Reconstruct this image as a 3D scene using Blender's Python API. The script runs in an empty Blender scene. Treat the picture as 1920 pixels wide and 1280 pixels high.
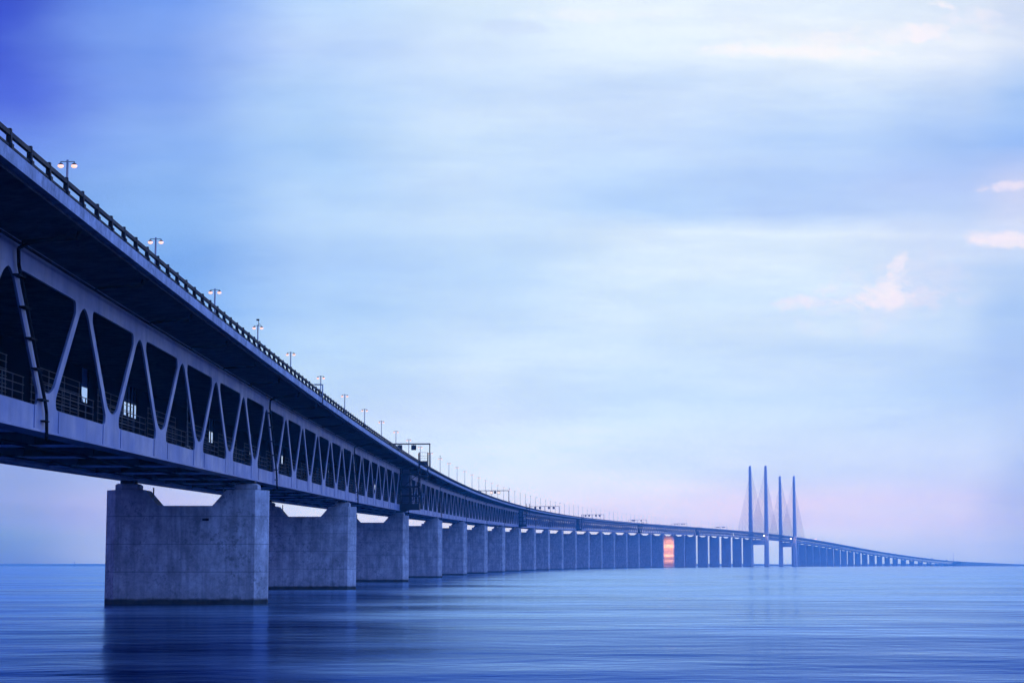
import bpy, math, random
from mathutils import Vector, Matrix, Euler
R=math.radians
random.seed(7)
sc=bpy.context.scene
col=sc.collection
# ------------------------------------------------------------------ survey of the place (metres; eye at the origin, looking along +Y)
PAR={'h': 4.344984, 'f': 3628.67163, 'pitch': 0.114267, 'X0': -35.558495, 'Y0': 213.201015, 'th0': -0.005332, 'k1': 0.368762, 'k2': -0.544541, 'k3': 1.965709, 'zb0': 13.469438, 'g1': 0.014545, 'g2': -0.015031, 'g3': 0.057508, 'wt': 7.253285, 'wp': 7.815676, 'tp': 7.058058, 'apx': 2.27595, 'apt': 8.466501, 'we': 11.693664, 'ze': 11.206429, 'lz': 23.263542, 'L': 46.695411, 'ls0': 96.838198, 'wpyl': 16.11525, 'roll': 5.2e-05, 'k4': -2.892839, 'lo': -0.071021, 'dsA': 200.779198, 'gs': 133.782799, 'bh': 0.628359, 'ps0': -128.033322, 'PS': 4.009549, 'ms': 489.976574, 'k5': 1.726347, 'k6': -0.357902, 'g4': -0.086037, 'g5': 0.029116}
f_px=PAR['f']; EYE=PAR['h']; PITCH=PAR['pitch']
R_EARTH=6.371e6
def drop(x,y): return (x*x+y*y)/(2*R_EARTH)
# bridge axis: heading and height along its length s (s=0 at the first pier in view)
S_MIN,S_MAX,DS=-320.,11000.,4.
def heading(s):
    q=min(s,7250.)/4000
    return PAR['th0']+PAR['k1']*q+PAR['k2']*q**2+PAR['k3']*q**3+PAR['k4']*q**4+PAR['k5']*q**5+PAR['k6']*q**6
def level(s):
    q=min(s,7250.)/4000
    z=PAR['zb0']+4000*(PAR['g1']*q+PAR['g2']*q**2/2+PAR['g3']*q**3/3+PAR['g4']*q**4/4+PAR['g5']*q**5/5)
    if s>7250: z-=(s-7250)*.0085
    return z
NT=int((S_MAX-S_MIN)/DS)+1
TX=[];TY=[];TH=[];TZ=[]
x=y=0.
for i in range(NT):
    s=S_MIN+i*DS; h=heading(s+DS/2)
    TX.append(x);TY.append(y);TH.append(heading(s));TZ.append(level(s))
    x+=math.sin(h)*DS;y+=math.cos(h)*DS
i0=int((0-S_MIN)/DS); ox,oy=TX[i0]-PAR['X0'],TY[i0]-PAR['Y0']
TX=[a-ox for a in TX];TY=[a-oy for a in TY]
def ax(s):
    t=(s-S_MIN)/DS; i=max(0,min(NT-2,int(t))); k=t-i
    return (TX[i]+(TX[i+1]-TX[i])*k,TY[i]+(TY[i+1]-TY[i])*k,TZ[i]+(TZ[i+1]-TZ[i])*k,TH[i]+(TH[i+1]-TH[i])*k)
def F(s,o,z):
    X,Y,Z,h=ax(s)
    return (X+o*math.cos(h),Y-o*math.sin(h),Z+z)
# ------------------------------------------------------------------ helpers
MATS={}
class MB:
    def __init__(s): s.v=[];s.f=[];s.sm=[];s.mi=[];s.cur=0
    def face(s,idx,smooth=False): s.f.append(tuple(idx));s.sm.append(smooth);s.mi.append(s.cur)
    def pts(s,ps):
        b=len(s.v);s.v.extend([tuple(p) for p in ps]);return b
    def hexa(s,p):   # 8 points: bottom 4 ccw, top 4 ccw
        b=s.pts(p)
        for q in ((3,2,1,0),(4,5,6,7),(0,1,5,4),(1,2,6,5),(2,3,7,6),(3,0,4,7)): s.face([b+i for i in q])
    def box(s,x0,x1,y0,y1,z0,z1):
        s.hexa([(x0,y0,z0),(x1,y0,z0),(x1,y1,z0),(x0,y1,z0),(x0,y0,z1),(x1,y0,z1),(x1,y1,z1),(x0,y1,z1)])
    def fbox(s,s0,s1,o0,o1,z0,z1):   # box in bridge coordinates
        s.hexa([F(s0,o0,z0),F(s0,o1,z0),F(s1,o1,z0),F(s1,o0,z0),F(s0,o0,z1),F(s0,o1,z1),F(s1,o1,z1),F(s1,o0,z1)])
    def sweep(s,prof,s0,s1,step,closed=True):
        n=max(1,int(math.ceil((s1-s0)/step))); m=len(prof)
        b=s.pts([F(s0+(s1-s0)*i/n,o,z) for i in range(n+1) for o,z in prof])
        for i in range(n):
            for j in range(m if closed else m-1):
                k=(j+1)%m; a=b+i*m
                s.face([a+j,a+k,a+m+k,a+m+j])
        if closed:
            s.face([b+j for j in reversed(range(m))]); s.face([b+n*m+j for j in range(m)])
    def tube(s,p,q,r0,r1=None,n=8,caps=True):
        r1=r0 if r1 is None else r1
        p=Vector(p);q=Vector(q);d=(q-p).normalized()
        a=d.orthogonal().normalized();c=d.cross(a)
        b=s.pts([p+(a*math.cos(2*math.pi*i/n)+c*math.sin(2*math.pi*i/n))*r0 for i in range(n)]+[q+(a*math.cos(2*math.pi*i/n)+c*math.sin(2*math.pi*i/n))*r1 for i in range(n)])
        for i in range(n):
            k=(i+1)%n; s.face([b+i,b+k,b+n+k,b+n+i],True)
        if caps: s.face([b+i for i in reversed(range(n))]);s.face([b+n+i for i in range(n)])
    def path(s,ps,r,n=8):
        for a,b in zip(ps[:-1],ps[1:]): s.tube(a,b,r,r,n)
    def prism(s,poly,z0,z1):
        m=len(poly);b=s.pts([(x,y,z0) for x,y in poly]+[(x,y,z1) for x,y in poly])
        for i in range(m): s.face([b+i,b+(i+1)%m,b+m+(i+1)%m,b+m+i])
        s.face([b+i for i in reversed(range(m))]);s.face([b+m+i for i in range(m)])
    def build(s,name,mats,parent=None,loc=None,kind=None):
        base=Vector((0,0,0))
        if parent is not None: base=WORLD.get(parent.name,Vector((0,0,0)))
        if loc is not None: base=Vector(loc)
        me=bpy.data.meshes.new(name)
        me.from_pydata([(a-base.x,b-base.y,c-base.z) for a,b,c in s.v],[],s.f)
        for p,sm,mi in zip(me.polygons,s.sm,s.mi): p.use_smooth=sm;p.material_index=mi
        for m in (mats if isinstance(mats,(list,tuple)) else [mats]): me.materials.append(m)
        o=bpy.data.objects.new(name,me);col.objects.link(o)
        if loc is not None and parent is None: o.location=loc
        if parent is not None: o.parent=parent;
        WORLD[o.name]=base
        if kind: o['kind']=kind
        return o
WORLD={}
def tag(o,label=None,cat=None,group=None,kind=None):
    for k,v in (('label',label),('category',cat),('group',group),('kind',kind)):
        if v: o[k]=v
    return o
def thing(name,loc,label,cat,group=None,rz=0,local=False):
    o=bpy.data.objects.new(name,None);col.objects.link(o);o.location=loc;o.rotation_euler.z=rz
    o.empty_display_size=1
    WORLD[o.name]=Vector((0,0,0)) if local else Vector(loc)
    return tag(o,label,cat,group)
ONES='zero one two three four five six seven eight nine ten eleven twelve thirteen fourteen fifteen sixteen seventeen eighteen nineteen'.split()
ORD1='zeroth first second third fourth fifth sixth seventh eighth ninth tenth eleventh twelfth thirteenth fourteenth fifteenth sixteenth seventeenth eighteenth nineteenth'.split()
TENS='x x twenty thirty forty fifty sixty seventy eighty ninety'.split()
def ordinal(n):
    if n>=100: return ('hundredth' if n==100 else 'hundred and '+ordinal(n-100))
    if n<20: return ORD1[n]
    t,u=divmod(n,10)
    return TENS[t][:-1]+'ieth' if u==0 else TENS[t]+'-'+ORD1[u]
# ------------------------------------------------------------------ materials
def mat(name):
    m=bpy.data.materials.new(name);m.use_nodes=True
    nt=m.node_tree;p=nt.nodes['Principled BSDF'];return m,nt,p
def N(nt,t,**k):
    n=nt.nodes.new(t)
    for a,b in k.items():
        if a in ('inp',):
            for i,v in b.items(): n.inputs[i].default_value=v
        else: setattr(n,a,b)
    return n
def L(nt,a,b): nt.links.new(a,b)
def mathn(nt,op,a,b=None,clamp=False):
    n=N(nt,'ShaderNodeMath',operation=op,use_clamp=clamp)
    for i,v in enumerate((a,b)):
        if v is None: continue
        if isinstance(v,(int,float)): n.inputs[i].default_value=v
        else: L(nt,v,n.inputs[i])
    return n.outputs[0]
def noise(nt,vec,scale,detail=4,rough=.55,sx=1,sy=1,sz=1):
    mp=N(nt,'ShaderNodeMapping');mp.inputs['Scale'].default_value=(sx,sy,sz);L(nt,vec,mp.inputs[0])
    n=N(nt,'ShaderNodeTexNoise');n.inputs['Scale'].default_value=scale;n.inputs['Detail'].default_value=detail;n.inputs['Roughness'].default_value=rough
    L(nt,mp.outputs[0],n.inputs['Vector']);return n.outputs['Fac']
def rng(nt,v,a,b,c=0.,d=1.,smooth=False):
    n=N(nt,'ShaderNodeMapRange');n.clamp=True
    if smooth: n.interpolation_type='SMOOTHSTEP'
    for i,q in zip((1,2,3,4),(a,b,c,d)): n.inputs[i].default_value=q
    L(nt,v,n.inputs[0]);return n.outputs[0]
def mix(nt,f,a,b,typ='MIX'):
    n=N(nt,'ShaderNodeMix',data_type='RGBA',blend_type=typ)
    if isinstance(f,(int,float)): n.inputs[0].default_value=f
    else: L(nt,f,n.inputs[0])
    for i,v in ((6,a),(7,b)):
        if isinstance(v,(tuple,list)): n.inputs[i].default_value=tuple(v)+(1,) if len(v)==3 else v
        else: L(nt,v,n.inputs[i])
    return n.outputs[2]
def pos(nt): return N(nt,'ShaderNodeNewGeometry').outputs['Position']
def m_concrete(name,base,joints=True,algae=True,streak=.75,spec=.2,bands=0.):
    m,nt,p=mat(name)
    g=pos(nt);sep=N(nt,'ShaderNodeSeparateXYZ');L(nt,g,sep.inputs[0])
    # height above the (curved) water
    hh=mathn(nt,'ADD',sep.outputs[2],mathn(nt,'MULTIPLY',mathn(nt,'ADD',mathn(nt,'MULTIPLY',sep.outputs[0],sep.outputs[0]),mathn(nt,'MULTIPLY',sep.outputs[1],sep.outputs[1])),1/(2*R_EARTH)))
    oc=N(nt,'ShaderNodeTexCoord').outputs['Object'];os_=N(nt,'ShaderNodeSeparateXYZ');L(nt,oc,os_.inputs[0])
    blot=rng(nt,noise(nt,g,.7,7,.66,1,1,.75),.38,.62)
    fine=noise(nt,g,3.2,5,.7)
    st=rng(nt,noise(nt,g,1.5,6,.66,1.,1.,.07),.44,.66)
    big=rng(nt,noise(nt,g,.16,3,.5,1,1,1.6),.35,.65)
    c=mix(nt,blot,[b*.58 for b in base],[b*1.18 for b in base])
    c=mix(nt,mathn(nt,'MULTIPLY',st,streak),c,[b*.42 for b in base])
    c=mix(nt,mathn(nt,'MULTIPLY',big,.35),c,[b*.72 for b in base])
    c=mix(nt,.55,c,mix(nt,rng(nt,fine,.3,.7),(.5,.5,.5),(1,1,1)),'MULTIPLY')
    if bands: c=mix(nt,bands,c,mix(nt,rng(nt,noise(nt,g,.05,4,.6,.25,.25,3.2),.40,.62,0,1,True),(.38,.34,.36),(1,1,1)),'MULTIPLY')
    sp_=rng(nt,noise(nt,g,2.1,7,.74,1,1,.9),.50,.62,0,1,True);sp_=mathn(nt,'MULTIPLY',sp_,rng(nt,noise(nt,g,.28,4,.6,1,1,1.3),.40,.62,.1,1.,True))
    c=mix(nt,mathn(nt,'MULTIPLY',sp_,.75),c,[b*.25 for b in base])
    bumpv=fine
    if joints:
        fr=mathn(nt,'FRACT',mathn(nt,'DIVIDE',mathn(nt,'ADD',hh,-.48),3.0))
        line=mathn(nt,'SUBTRACT',1.,rng(nt,mathn(nt,'ABSOLUTE',mathn(nt,'SUBTRACT',fr,.5)),.480,.490),True)
        c=mix(nt,mathn(nt,'MULTIPLY',mathn(nt,'SUBTRACT',1.,line),.6),c,[b*.2 for b in base])
        px=mathn(nt,'FLOOR',mathn(nt,'DIVIDE',mathn(nt,'ADD',os_.outputs[0],.4),2.45))
        lift=mathn(nt,'FLOOR',mathn(nt,'DIVIDE',mathn(nt,'ADD',hh,1.02),3.0))
        cv=N(nt,'ShaderNodeCombineXYZ');L(nt,px,cv.inputs[0]);L(nt,lift,cv.inputs[1]);L(nt,mathn(nt,'FLOOR',mathn(nt,'MULTIPLY',N(nt,'ShaderNodeObjectInfo').outputs['Random'],50.)),cv.inputs[2])
        w=N(nt,'ShaderNodeTexWhiteNoise',noise_dimensions='3D');L(nt,cv.outputs[0],w.inputs['Vector'])
        fx=mathn(nt,'FRACT',mathn(nt,'DIVIDE',mathn(nt,'ADD',os_.outputs[0],.4),2.45))
        vl=mathn(nt,'MULTIPLY',mathn(nt,'SUBTRACT',1.,rng(nt,mathn(nt,'ABSOLUTE',mathn(nt,'SUBTRACT',fx,.5)),.485,.495,1,0)),.22)
        c=mix(nt,vl,c,[b*.35 for b in base])
        c=mix(nt,.35,c,mix(nt,w.outputs[0],(.6,.6,.6),(1,1,1)),'MULTIPLY')
    if algae:
        edge=mathn(nt,'ADD',.55,mathn(nt,'MULTIPLY',mathn(nt,'SUBTRACT',noise(nt,g,.9,4,.6),.5),.5))
        a=rng(nt,mathn(nt,'SUBTRACT',hh,edge),-.12,.16,1,0)
        c=mix(nt,a,c,(.012,.013,.011))
        dr=rng(nt,hh,.3,1.6,1,0)
        c=mix(nt,mathn(nt,'MULTIPLY',mathn(nt,'MULTIPLY',dr,blot),.5),c,(.05,.055,.045))
    L(nt,c,p.inputs['Base Color']);p.inputs['Roughness'].default_value=.85
    p.inputs['Specular IOR Level'].default_value=spec
    b=N(nt,'ShaderNodeBump');b.inputs['Strength'].default_value=.35;b.inputs['Distance'].default_value=.03
    L(nt,bumpv,b.inputs['Height']);L(nt,b.outputs[0],p.inputs['Normal'])
    return m
def m_steel(name,base,rough=.5,spots=.5,metal=0.,spec=.5):
    m,nt,p=mat(name);p.inputs['Specular IOR Level'].default_value=spec;g=pos(nt)
    st=rng(nt,noise(nt,g,.9,5,.62,1,1,.12),.40,.72)
    bl=rng(nt,noise(nt,g,.35,4,.6),.35,.68)
    c=mix(nt,mathn(nt,'MULTIPLY',st,spots),base,[b*.45 for b in base])
    c=mix(nt,mathn(nt,'MULTIPLY',bl,spots*.6),c,[b*.68 for b in base])
    L(nt,c,p.inputs['Base Color']);p.inputs['Metallic'].default_value=metal
    L(nt,rng(nt,bl,0,1,rough-.08,rough+.12),p.inputs['Roughness'])
    return m
def m_emit(name,colr,strength,base=(.6,.6,.6)):
    m,nt,p=mat(name)
    p.inputs['Base Color'].default_value=base+(1,)
    p.inputs['Emission Color'].default_value=colr+(1,);p.inputs['Emission Strength'].default_value=strength
    return m
M_CONC=m_concrete('pier_concrete',(.47,.47,.49))
M_CONCB=m_concrete('banded_pier_concrete',(.52,.52,.54),bands=1.)
M_PYL=m_concrete('pylon_concrete',(.62,.63,.66),joints=False,algae=True,streak=.2)
M_BEAM=m_concrete('edge_beam_concrete',(.36,.38,.44),joints=False,algae=False,streak=.35)
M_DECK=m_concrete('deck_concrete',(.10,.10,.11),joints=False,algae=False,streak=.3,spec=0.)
M_STEEL=m_steel('girder_paint',(.135,.165,.285),.5,.6)
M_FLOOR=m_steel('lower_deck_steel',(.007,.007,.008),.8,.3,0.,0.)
M_STRING=m_steel('stringer_steel',(.06,.06,.07),.7,.4,0.,.0)
M_CROSS=m_steel('cross_beam_lit',(.80,.82,.86),.6,.25,0.,.2)  # near-white tone stands in for light caught along the flange
M_DARK=m_steel('dark_steel',(.010,.010,.013),.65,.3,0.,.15)
M_GALV=m_steel('galvanised_steel',(.16,.165,.18),.4,.3,.3)
M_FENCE=m_steel('fence_steel',(.04,.041,.046),.6,.3,0.,.2)
M_BLACK=m_steel('near_black',(.008,.008,.009),.8,.3,0.,0.)
M_PIPE=m_steel('pipe_steel',(.008,.008,.009),.8,.3,0.,.05)
M_LENS=m_emit('lamp_glow',(1.,.52,.26),1.45)
M_LENSF=m_emit('far_lamp_glow',(1.,.8,.6),1.2)
M_SIGN=m_emit('lit_sign_face',(1.,.72,.28),1.15)
M_SIGNW=m_emit('white_sign_face',(1.,.97,.9),1.6)
M_FLOOD=m_emit('floodlight_glass',(1.,.82,.62),30.)
M_FLOODO=m_emit('orange_lamp_glass',(1.,.45,.2),25.)
M_ORANGE=m_steel('orange_plastic',(.55,.16,.03),.5,.2)
M_ASPH=m_steel('asphalt',(.05,.05,.05),.85,.3)
M_CABLE=m_steel('cable_sheath',(.05,.05,.055),.5,.2)
# ------------------------------------------------------------------ truss cross section data
ZB_CH,ZT_CH,ZTOP=1.42,8.65,10.08       # top of bottom chord, bottom of top chord, top of truss
OW0,OW1=6.15,7.25                      # truss web faces
SL=1.08
def w_dn(z):     # half width of the downward pointing opening, centred on a bottom node
    if z<=2.28: return 0.
    w=SL*(z-1.02); t=min(1,(z-2.28)/.6); w*=math.sqrt(1-(1-t)**2)
    lim=7.4
    if z>ZT_CH-.45: lim-= .5*(1-math.sqrt(max(0,1-((z-ZT_CH+.45)/.45)**2)))
    return min(w,lim)
def w_up(z):     # half width of the upward pointing opening, centred on a top node
    if z>=8.47: return 0.
    w=SL*(9.22-z); t=min(1,(8.47-z)/.6); w*=math.sqrt(1-(1-t)**2)
    lim=7.65
    if z<ZB_CH+.45: lim-=.5*(1-math.sqrt(max(0,1-((ZB_CH+.45-z)/.45)**2)))
    return min(w,lim)
def zlevels(fine):
    if fine: zs=[ZB_CH,1.47,1.55,1.68,1.87,2.08,2.28,2.30,2.34,2.42,2.55,2.72,2.95,3.23,4.4,6.3,7.5,7.87,8.05,8.2,8.33,8.41,8.45,8.47,8.55,8.62,ZT_CH]
    else: zs=[ZB_CH,2.28,2.6,3.4,7.4,8.2,8.47,ZT_CH]
    return zs
def diagonal(mb,s_node,dirn,side,fine):
    """one diagonal with its gussets, from the bottom node at s_node to the top node 10 m away"""
    zs=zlevels(fine)
    o0,o1=(side*(OW1-.15),side*(OW1-.01)) if side>0 else (side*OW0,side*(OW1-.02))
    ring=[]
    for z in zs:
        a=w_dn(z) if z<ZT_CH else 6.4
        b=10-(w_up(z) if z>ZB_CH else 6.75)
        sa,sb=s_node+dirn*a,s_node+dirn*b
        ring.append([F(sa,o1,z),F(sb,o1,z),F(sb,o0,z),F(sa,o0,z)])
    b0=mb.pts([p for r in ring for p in r])
    flip=(dirn*side)<0
    for i in range(len(zs)-1):
        for j in range(4):
            k=(j+1)%4; q=[b0+4*i+j,b0+4*i+k,b0+4*i+4+k,b0+4*i+4+j]
            mb.face(q[::-1] if flip else q)
def girder(root,s0,s1,n_detail,fine_to):
    """a length of double deck truss: chords, diagonals, decks, edge beams, railings"""
    for side in (1,-1):
        mb=MB()
        a,b=side*OW0,side*OW1
        mb.sweep([(a-side*.06,0.06),(b+side*.0,0.06),(b,ZB_CH),(a,ZB_CH)],s0,s1,10)
        mb.sweep([(a-side*.25,-.08),(b+side*.16,-.08),(b+side*.16,.055),(a-side*.25,.055)],s0,s1,10)
        k=math.ceil(s0/20)*20
        while k<min(s1,1200):
            for e in (-3.15,3.15):
                c0,c1=sorted((side*(OW1-.02),side*(OW1+.045)))
                mb.fbox(k+e-.06,k+e+.06,c0,c1,.07,ZB_CH-.02)
            k+=20
        mb.build('bottom_chord',M_STEEL,root)
        mb=MB();aa=a if side<0 else b-.15;mb.sweep([(aa,ZT_CH),(b,ZT_CH),(b,9.3),(aa,9.3)],s0,s1,10);mb.sweep([(a,9.303),(b,9.303),(b,ZTOP),(a,ZTOP)],s0,s1,10)
        mb.sweep([(b+side*.0,ZTOP-.12),(b+side*.2,ZTOP-.12),(b+side*.2,ZTOP),(b+side*.0,ZTOP)],s0,s1,10)
        mb.build('top_chord',M_STEEL,root)
    rest=MB();cnt=0
    k=math.ceil(s0/20)*20
    for side in (1,-1):
        n=k
        while n<=s1:
            for d in (-1,1):
                if n+d*10<s0-1 or n+d*10>s1+1: continue
                fine=n<fine_to and (side>0 or n<400)
                if side>0 and cnt<n_detail and n>=-130:
                    mb=MB();diagonal(mb,n,d,side,fine);mb.build('diagonal',M_STEEL,root);cnt+=1
                else: diagonal(rest,n,d,side,fine)
            n+=20
    rest.build('diagonal',M_STEEL,root,kind='stuff')
    # upper deck slab with cantilevers
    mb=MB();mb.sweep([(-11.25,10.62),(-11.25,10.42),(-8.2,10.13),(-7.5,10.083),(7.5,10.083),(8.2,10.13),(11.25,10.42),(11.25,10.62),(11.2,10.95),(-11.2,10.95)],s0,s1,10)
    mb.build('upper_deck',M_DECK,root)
    mb=MB();mb.sweep([(-11.0,10.953),(11.0,10.953),(11.0,10.99),(-11.0,10.99)],s0,s1,10);mb.build('carriageway',M_ASPH,root)
    for side in (1,-1):
        o1=PAR['we']*side
        mb=MB();mb.sweep([(side*11.253,10.56),(o1,10.56),(o1,11.205),(side*11.253,11.205)],s0,s1,8);mb.build('edge_beam',M_BEAM,root)
    # lower deck
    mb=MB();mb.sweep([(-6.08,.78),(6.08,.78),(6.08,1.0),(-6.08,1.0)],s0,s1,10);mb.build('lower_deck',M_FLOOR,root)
    mb=MB()
    for o in (-3.6,1.9):
        mb.sweep([(o-.45,.0),(o+.45,.0),(o+.45,.022),(o-.45,.022)],s0,s1,10); mb.sweep([(o-.03,.165),(o+.03,.165),(o+.03,.777),(o-.03,.777)],s0,s1,10)
    mb.build('stringer',M_STRING,root)
    mb=MB();k=math.ceil(s0/20)*20
    while k<=min(s1,1000):
        m1=MB();m1.fbox(k-.22,k+.22,-6.1,6.1,.03,.19);m1.cur=1;m1.fbox(k-.03,k+.03,-6.1,6.1,.192,.777);m1.build('cross_beam',[M_CROSS,M_FLOOR],root);k+=20  # flange coloured as if lit, web coloured near black as shade
    while k<=min(s1,3600) or (s0>3600 and k<=s1):
        mb.fbox(k-.22,k+.22,-6.05,6.05,.12,.16);mb.fbox(k-.03,k+.03,-6.05,6.05,.16,.777);k+=20
    mb.build('cross_beam',M_GALV,root,kind='stuff')
def railing(root,s0,s1,n_posts,far_simple=True):
    we=PAR['we']-.2
    r=MB()
    for side in (1,-1):
        o=side*we
        r.sweep([(o-.09,11.86),(o+.09,11.86),(o+.09,12.08),(o-.09,12.08)],s0,s1,8)
        r.sweep([(o-.07,11.36),(o+.07,11.36),(o+.07,11.47),(o-.07,11.47)],s0,s1,8)
    rail=r.build('railing',M_DARK,root)
    rest=MB();c=0;PS=4.0096;k0=PAR['ps0']+math.ceil((s0-PAR['ps0'])/PS)*PS
    for side in (1,-1):
        o=side*we;s=k0
        while s<s1:
            tgt=rest
            if side>0 and c<n_posts and s>-135: tgt=MB();c+=1
            tgt.hexa([F(s-.12,o-.13,11.21),F(s-.12,o+.14,11.21),F(s+.12,o+.14,11.21),F(s+.12,o-.13,11.21),
                      F(s-.12,o-.10,12.2),F(s-.12,o+.10,12.2),F(s+.12,o+.10,12.2),F(s+.12,o-.10,12.2)])
            tgt.fbox(s-.2,s+.2,o-.1,o+.19,11.207,11.5)
            if tgt is not rest: tgt.build('post',M_DARK,rail)
            s+=PS
    rest.build('post',M_DARK,rail,kind='stuff')
# ------------------------------------------------------------------ the three lengths of bridge
S_A0,S_A1=-300.,3515.
S_C1=4640.; S_B1=7460.
near=thing('truss_bridge',F(0,0,0),'long double-deck steel truss bridge with pale diagonals sweeping out from the left foreground','bridge')
girder(near,S_A0,S_A1,100,900)
railing(near,S_A0,S_A1,100)
# rail walkway fences inside the truss: a low one at the web, a taller one behind it
def fence(tgt,a,b,o,zs,nn,r=.022):
    for z in zs: tgt.fbox(a,b,o-r,o+r,z,z+2*r)
    for i in range(nn+1):
        s=a+.3+(b-a-.6)*i/nn; tgt.fbox(s-.04,s+.04,o-.03,o+.03,1.0,zs[-1]+.05)
for side in (1,-1):
    rest=MB()
    k=-290
    while k<1000:
        tgt=rest
        if side>0 and -130<k<900: tgt=MB()
        fence(tgt,k-7.7,k+7.3,side*6.5,(1.62,2.08,2.55,3.0),6)
        fence(tgt,k-7.7,k+6.5,side*5.7,(1.65,2.1,2.55,3.0,3.4,3.8,4.2),3,.016)
        if tgt is not rest: tgt.build('walkway_railing',M_FENCE,near)
        k+=20
    rest.build('walkway_railing',M_GALV,near,kind='stuff')
# added dark sheets blocking the sky beyond the railway, with a few open gaps
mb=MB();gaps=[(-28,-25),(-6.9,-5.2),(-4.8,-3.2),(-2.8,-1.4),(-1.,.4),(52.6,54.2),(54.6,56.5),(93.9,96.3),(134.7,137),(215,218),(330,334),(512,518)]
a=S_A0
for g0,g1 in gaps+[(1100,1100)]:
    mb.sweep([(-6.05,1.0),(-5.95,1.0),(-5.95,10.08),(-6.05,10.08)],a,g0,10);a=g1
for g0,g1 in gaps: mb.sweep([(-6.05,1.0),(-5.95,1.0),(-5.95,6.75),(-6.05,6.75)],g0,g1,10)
mb.build('sky_blocker',M_BLACK,near)
# cross pipes under the cantilever and one downpipe per span
k=-110
while k<700:
    mb=MB()
    mb.path([F(k,11.0,10.45),F(k,10.9,9.98),F(k,7.9,9.8)],.11,8)
    mb.build('drain_pipe',M_PIPE,near);k+=20
def sp(k): return 120.*(k-1) if k<=2 else 120+140.*(k-2)
for s in [-100,20,140]+[sp(k)+20 for k in range(3,12)]:
    mb=MB();o=OW1+.19
    # follows the diagonal that rises back towards the camera
    ps=[F(s-9.2,10.6,10.25),F(s-9.2,8.2,9.86),F(s-9.2,o+.1,9.55)]
    ps+= [F(s-8.6,o,8.7),F(s-1.2,o,1.55),F(s-.9,o,1.1),F(s-.9,o+.05,-.5)]
    mb.path(ps,.10,8)
    for t in (.08,.30,.52,.74,.97):
        q=F(s-8.6+7.4*t,o,8.7-7.15*t);mb.fbox(s-8.6+7.4*t-1.1,s-8.6+7.4*t+.35,OW1-.02,o+.16,8.7-7.15*t-.05,8.7-7.15*t+.05)
    mb.fbox(s-1.6,s-.5,OW1-.02,o+.1,.55,.63)
    mb.build('downpipe',M_PIPE,near)
mb=MB()
mb.sweep([(7.62,9.72),(7.80,9.72),(7.80,9.80),(7.62,9.80)],S_A0,1500,10);mb.build('cable_tray',M_PIPE,near)
mid=thing('cable_stayed_deck',F(3835,0,0),'dark truss deck of the cable-stayed span hung between the four tall towers','bridge')
girder(mid,S_A1+.5,S_C1,0,0);railing(mid,S_A1+.5,S_C1,0)
far=thing('approach_bridge',F(6000,0,0),'distant approach bridge sinking from the towers towards the right horizon','bridge')
girder(far,S_C1+.5,S_B1,0,0);railing(far,S_C1+.5,S_B1,0)
# ------------------------------------------------------------------ piers
HW,FL,CB,CT,TF=7.6,0,1.25,1.6,.5     # flat half width, chamfer sizes, half length of the end face
def pier(name,s,ztop,label,group,detail):
    X,Y,Z,h=ax(s); zw=-drop(X,Y)
    # in local axes: x across the bridge (right +), y along it
    root=thing(name,(X,Y,zw),label,'bridge pier',group,rz=-h,local=True)
    H=ztop-zw
    yf=CT+TF
    outer=[(-HW,-yf),(HW,-yf),(HW+CB,-TF),(HW+CB,TF),(HW,yf),(-HW,yf),(-HW-CB,TF),(-HW-CB,-TF)]
    mb=MB();zn=H-1.72
    mb.prism(outer,-1.2,zn)
    for sd in (1,-1):      # raised ends with a sloping inner shoulder
        xs=[sd*(HW),sd*4.4,sd*2.95]
        prof=[(sd*(HW+CB),-TF),(sd*HW,-yf),(sd*2.95,-yf),(sd*2.95,yf),(sd*HW,yf),(sd*(HW+CB),TF)]
        top=[(sd*(HW+CB),-TF),(sd*HW,-yf),(sd*4.45,-yf),(sd*4.45,yf),(sd*HW,yf),(sd*(HW+CB),TF)]
        b=mb.pts([(px,py,zn) for px,py in prof]+[(px,py,H) for px,py in top])
        for i in range(6):
            j=(i+1)%6;q=[b+i,b+j,b+6+j,b+6+i];mb.face(q if sd>0 else q[::-1])
        q=[b+6+i for i in range(6)];mb.face(q if sd>0 else q[::-1])
    mb.build('shaft',M_CONCB if 'orange' in label else M_CONC,root)
    for sd in (1,-1):
        mb=MB();a,b=sorted((sd*5.25,sd*7.75))
        mb.box(a,b,-1.45,1.45,H-.02,H+.55)
        mb.hexa([(a,-1.45,H+.55),(b,-1.45,H+.55),(b,1.45,H+.55),(a,1.45,H+.55),(a+.2,-1.2,H+.72),(b-.2,-1.2,H+.72),(b-.2,1.2,H+.72),(a+.2,1.2,H+.72)])
        mb.build('plinth',M_CONC,root)
        mb=MB();a,b=sorted((sd*5.75,sd*7.35))
        mb.box(a,b,-.8,.8,H+.725,H+1.12);mb.build('bearing',M_DARK,root)
    if detail:
        for sd in (-3.75,3.9):
            mb=MB();mb.box(sd-.07,sd+.07,-.5,-.36,H-1.0,H+.3);mb.build('handrail_post',M_GALV,root)
    return root
pier_s=[sp(k) for k in range(1,27)]
adj={20:-14,21:-22,22:-22,23:-8,24:3,25:21,26:34}
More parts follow.
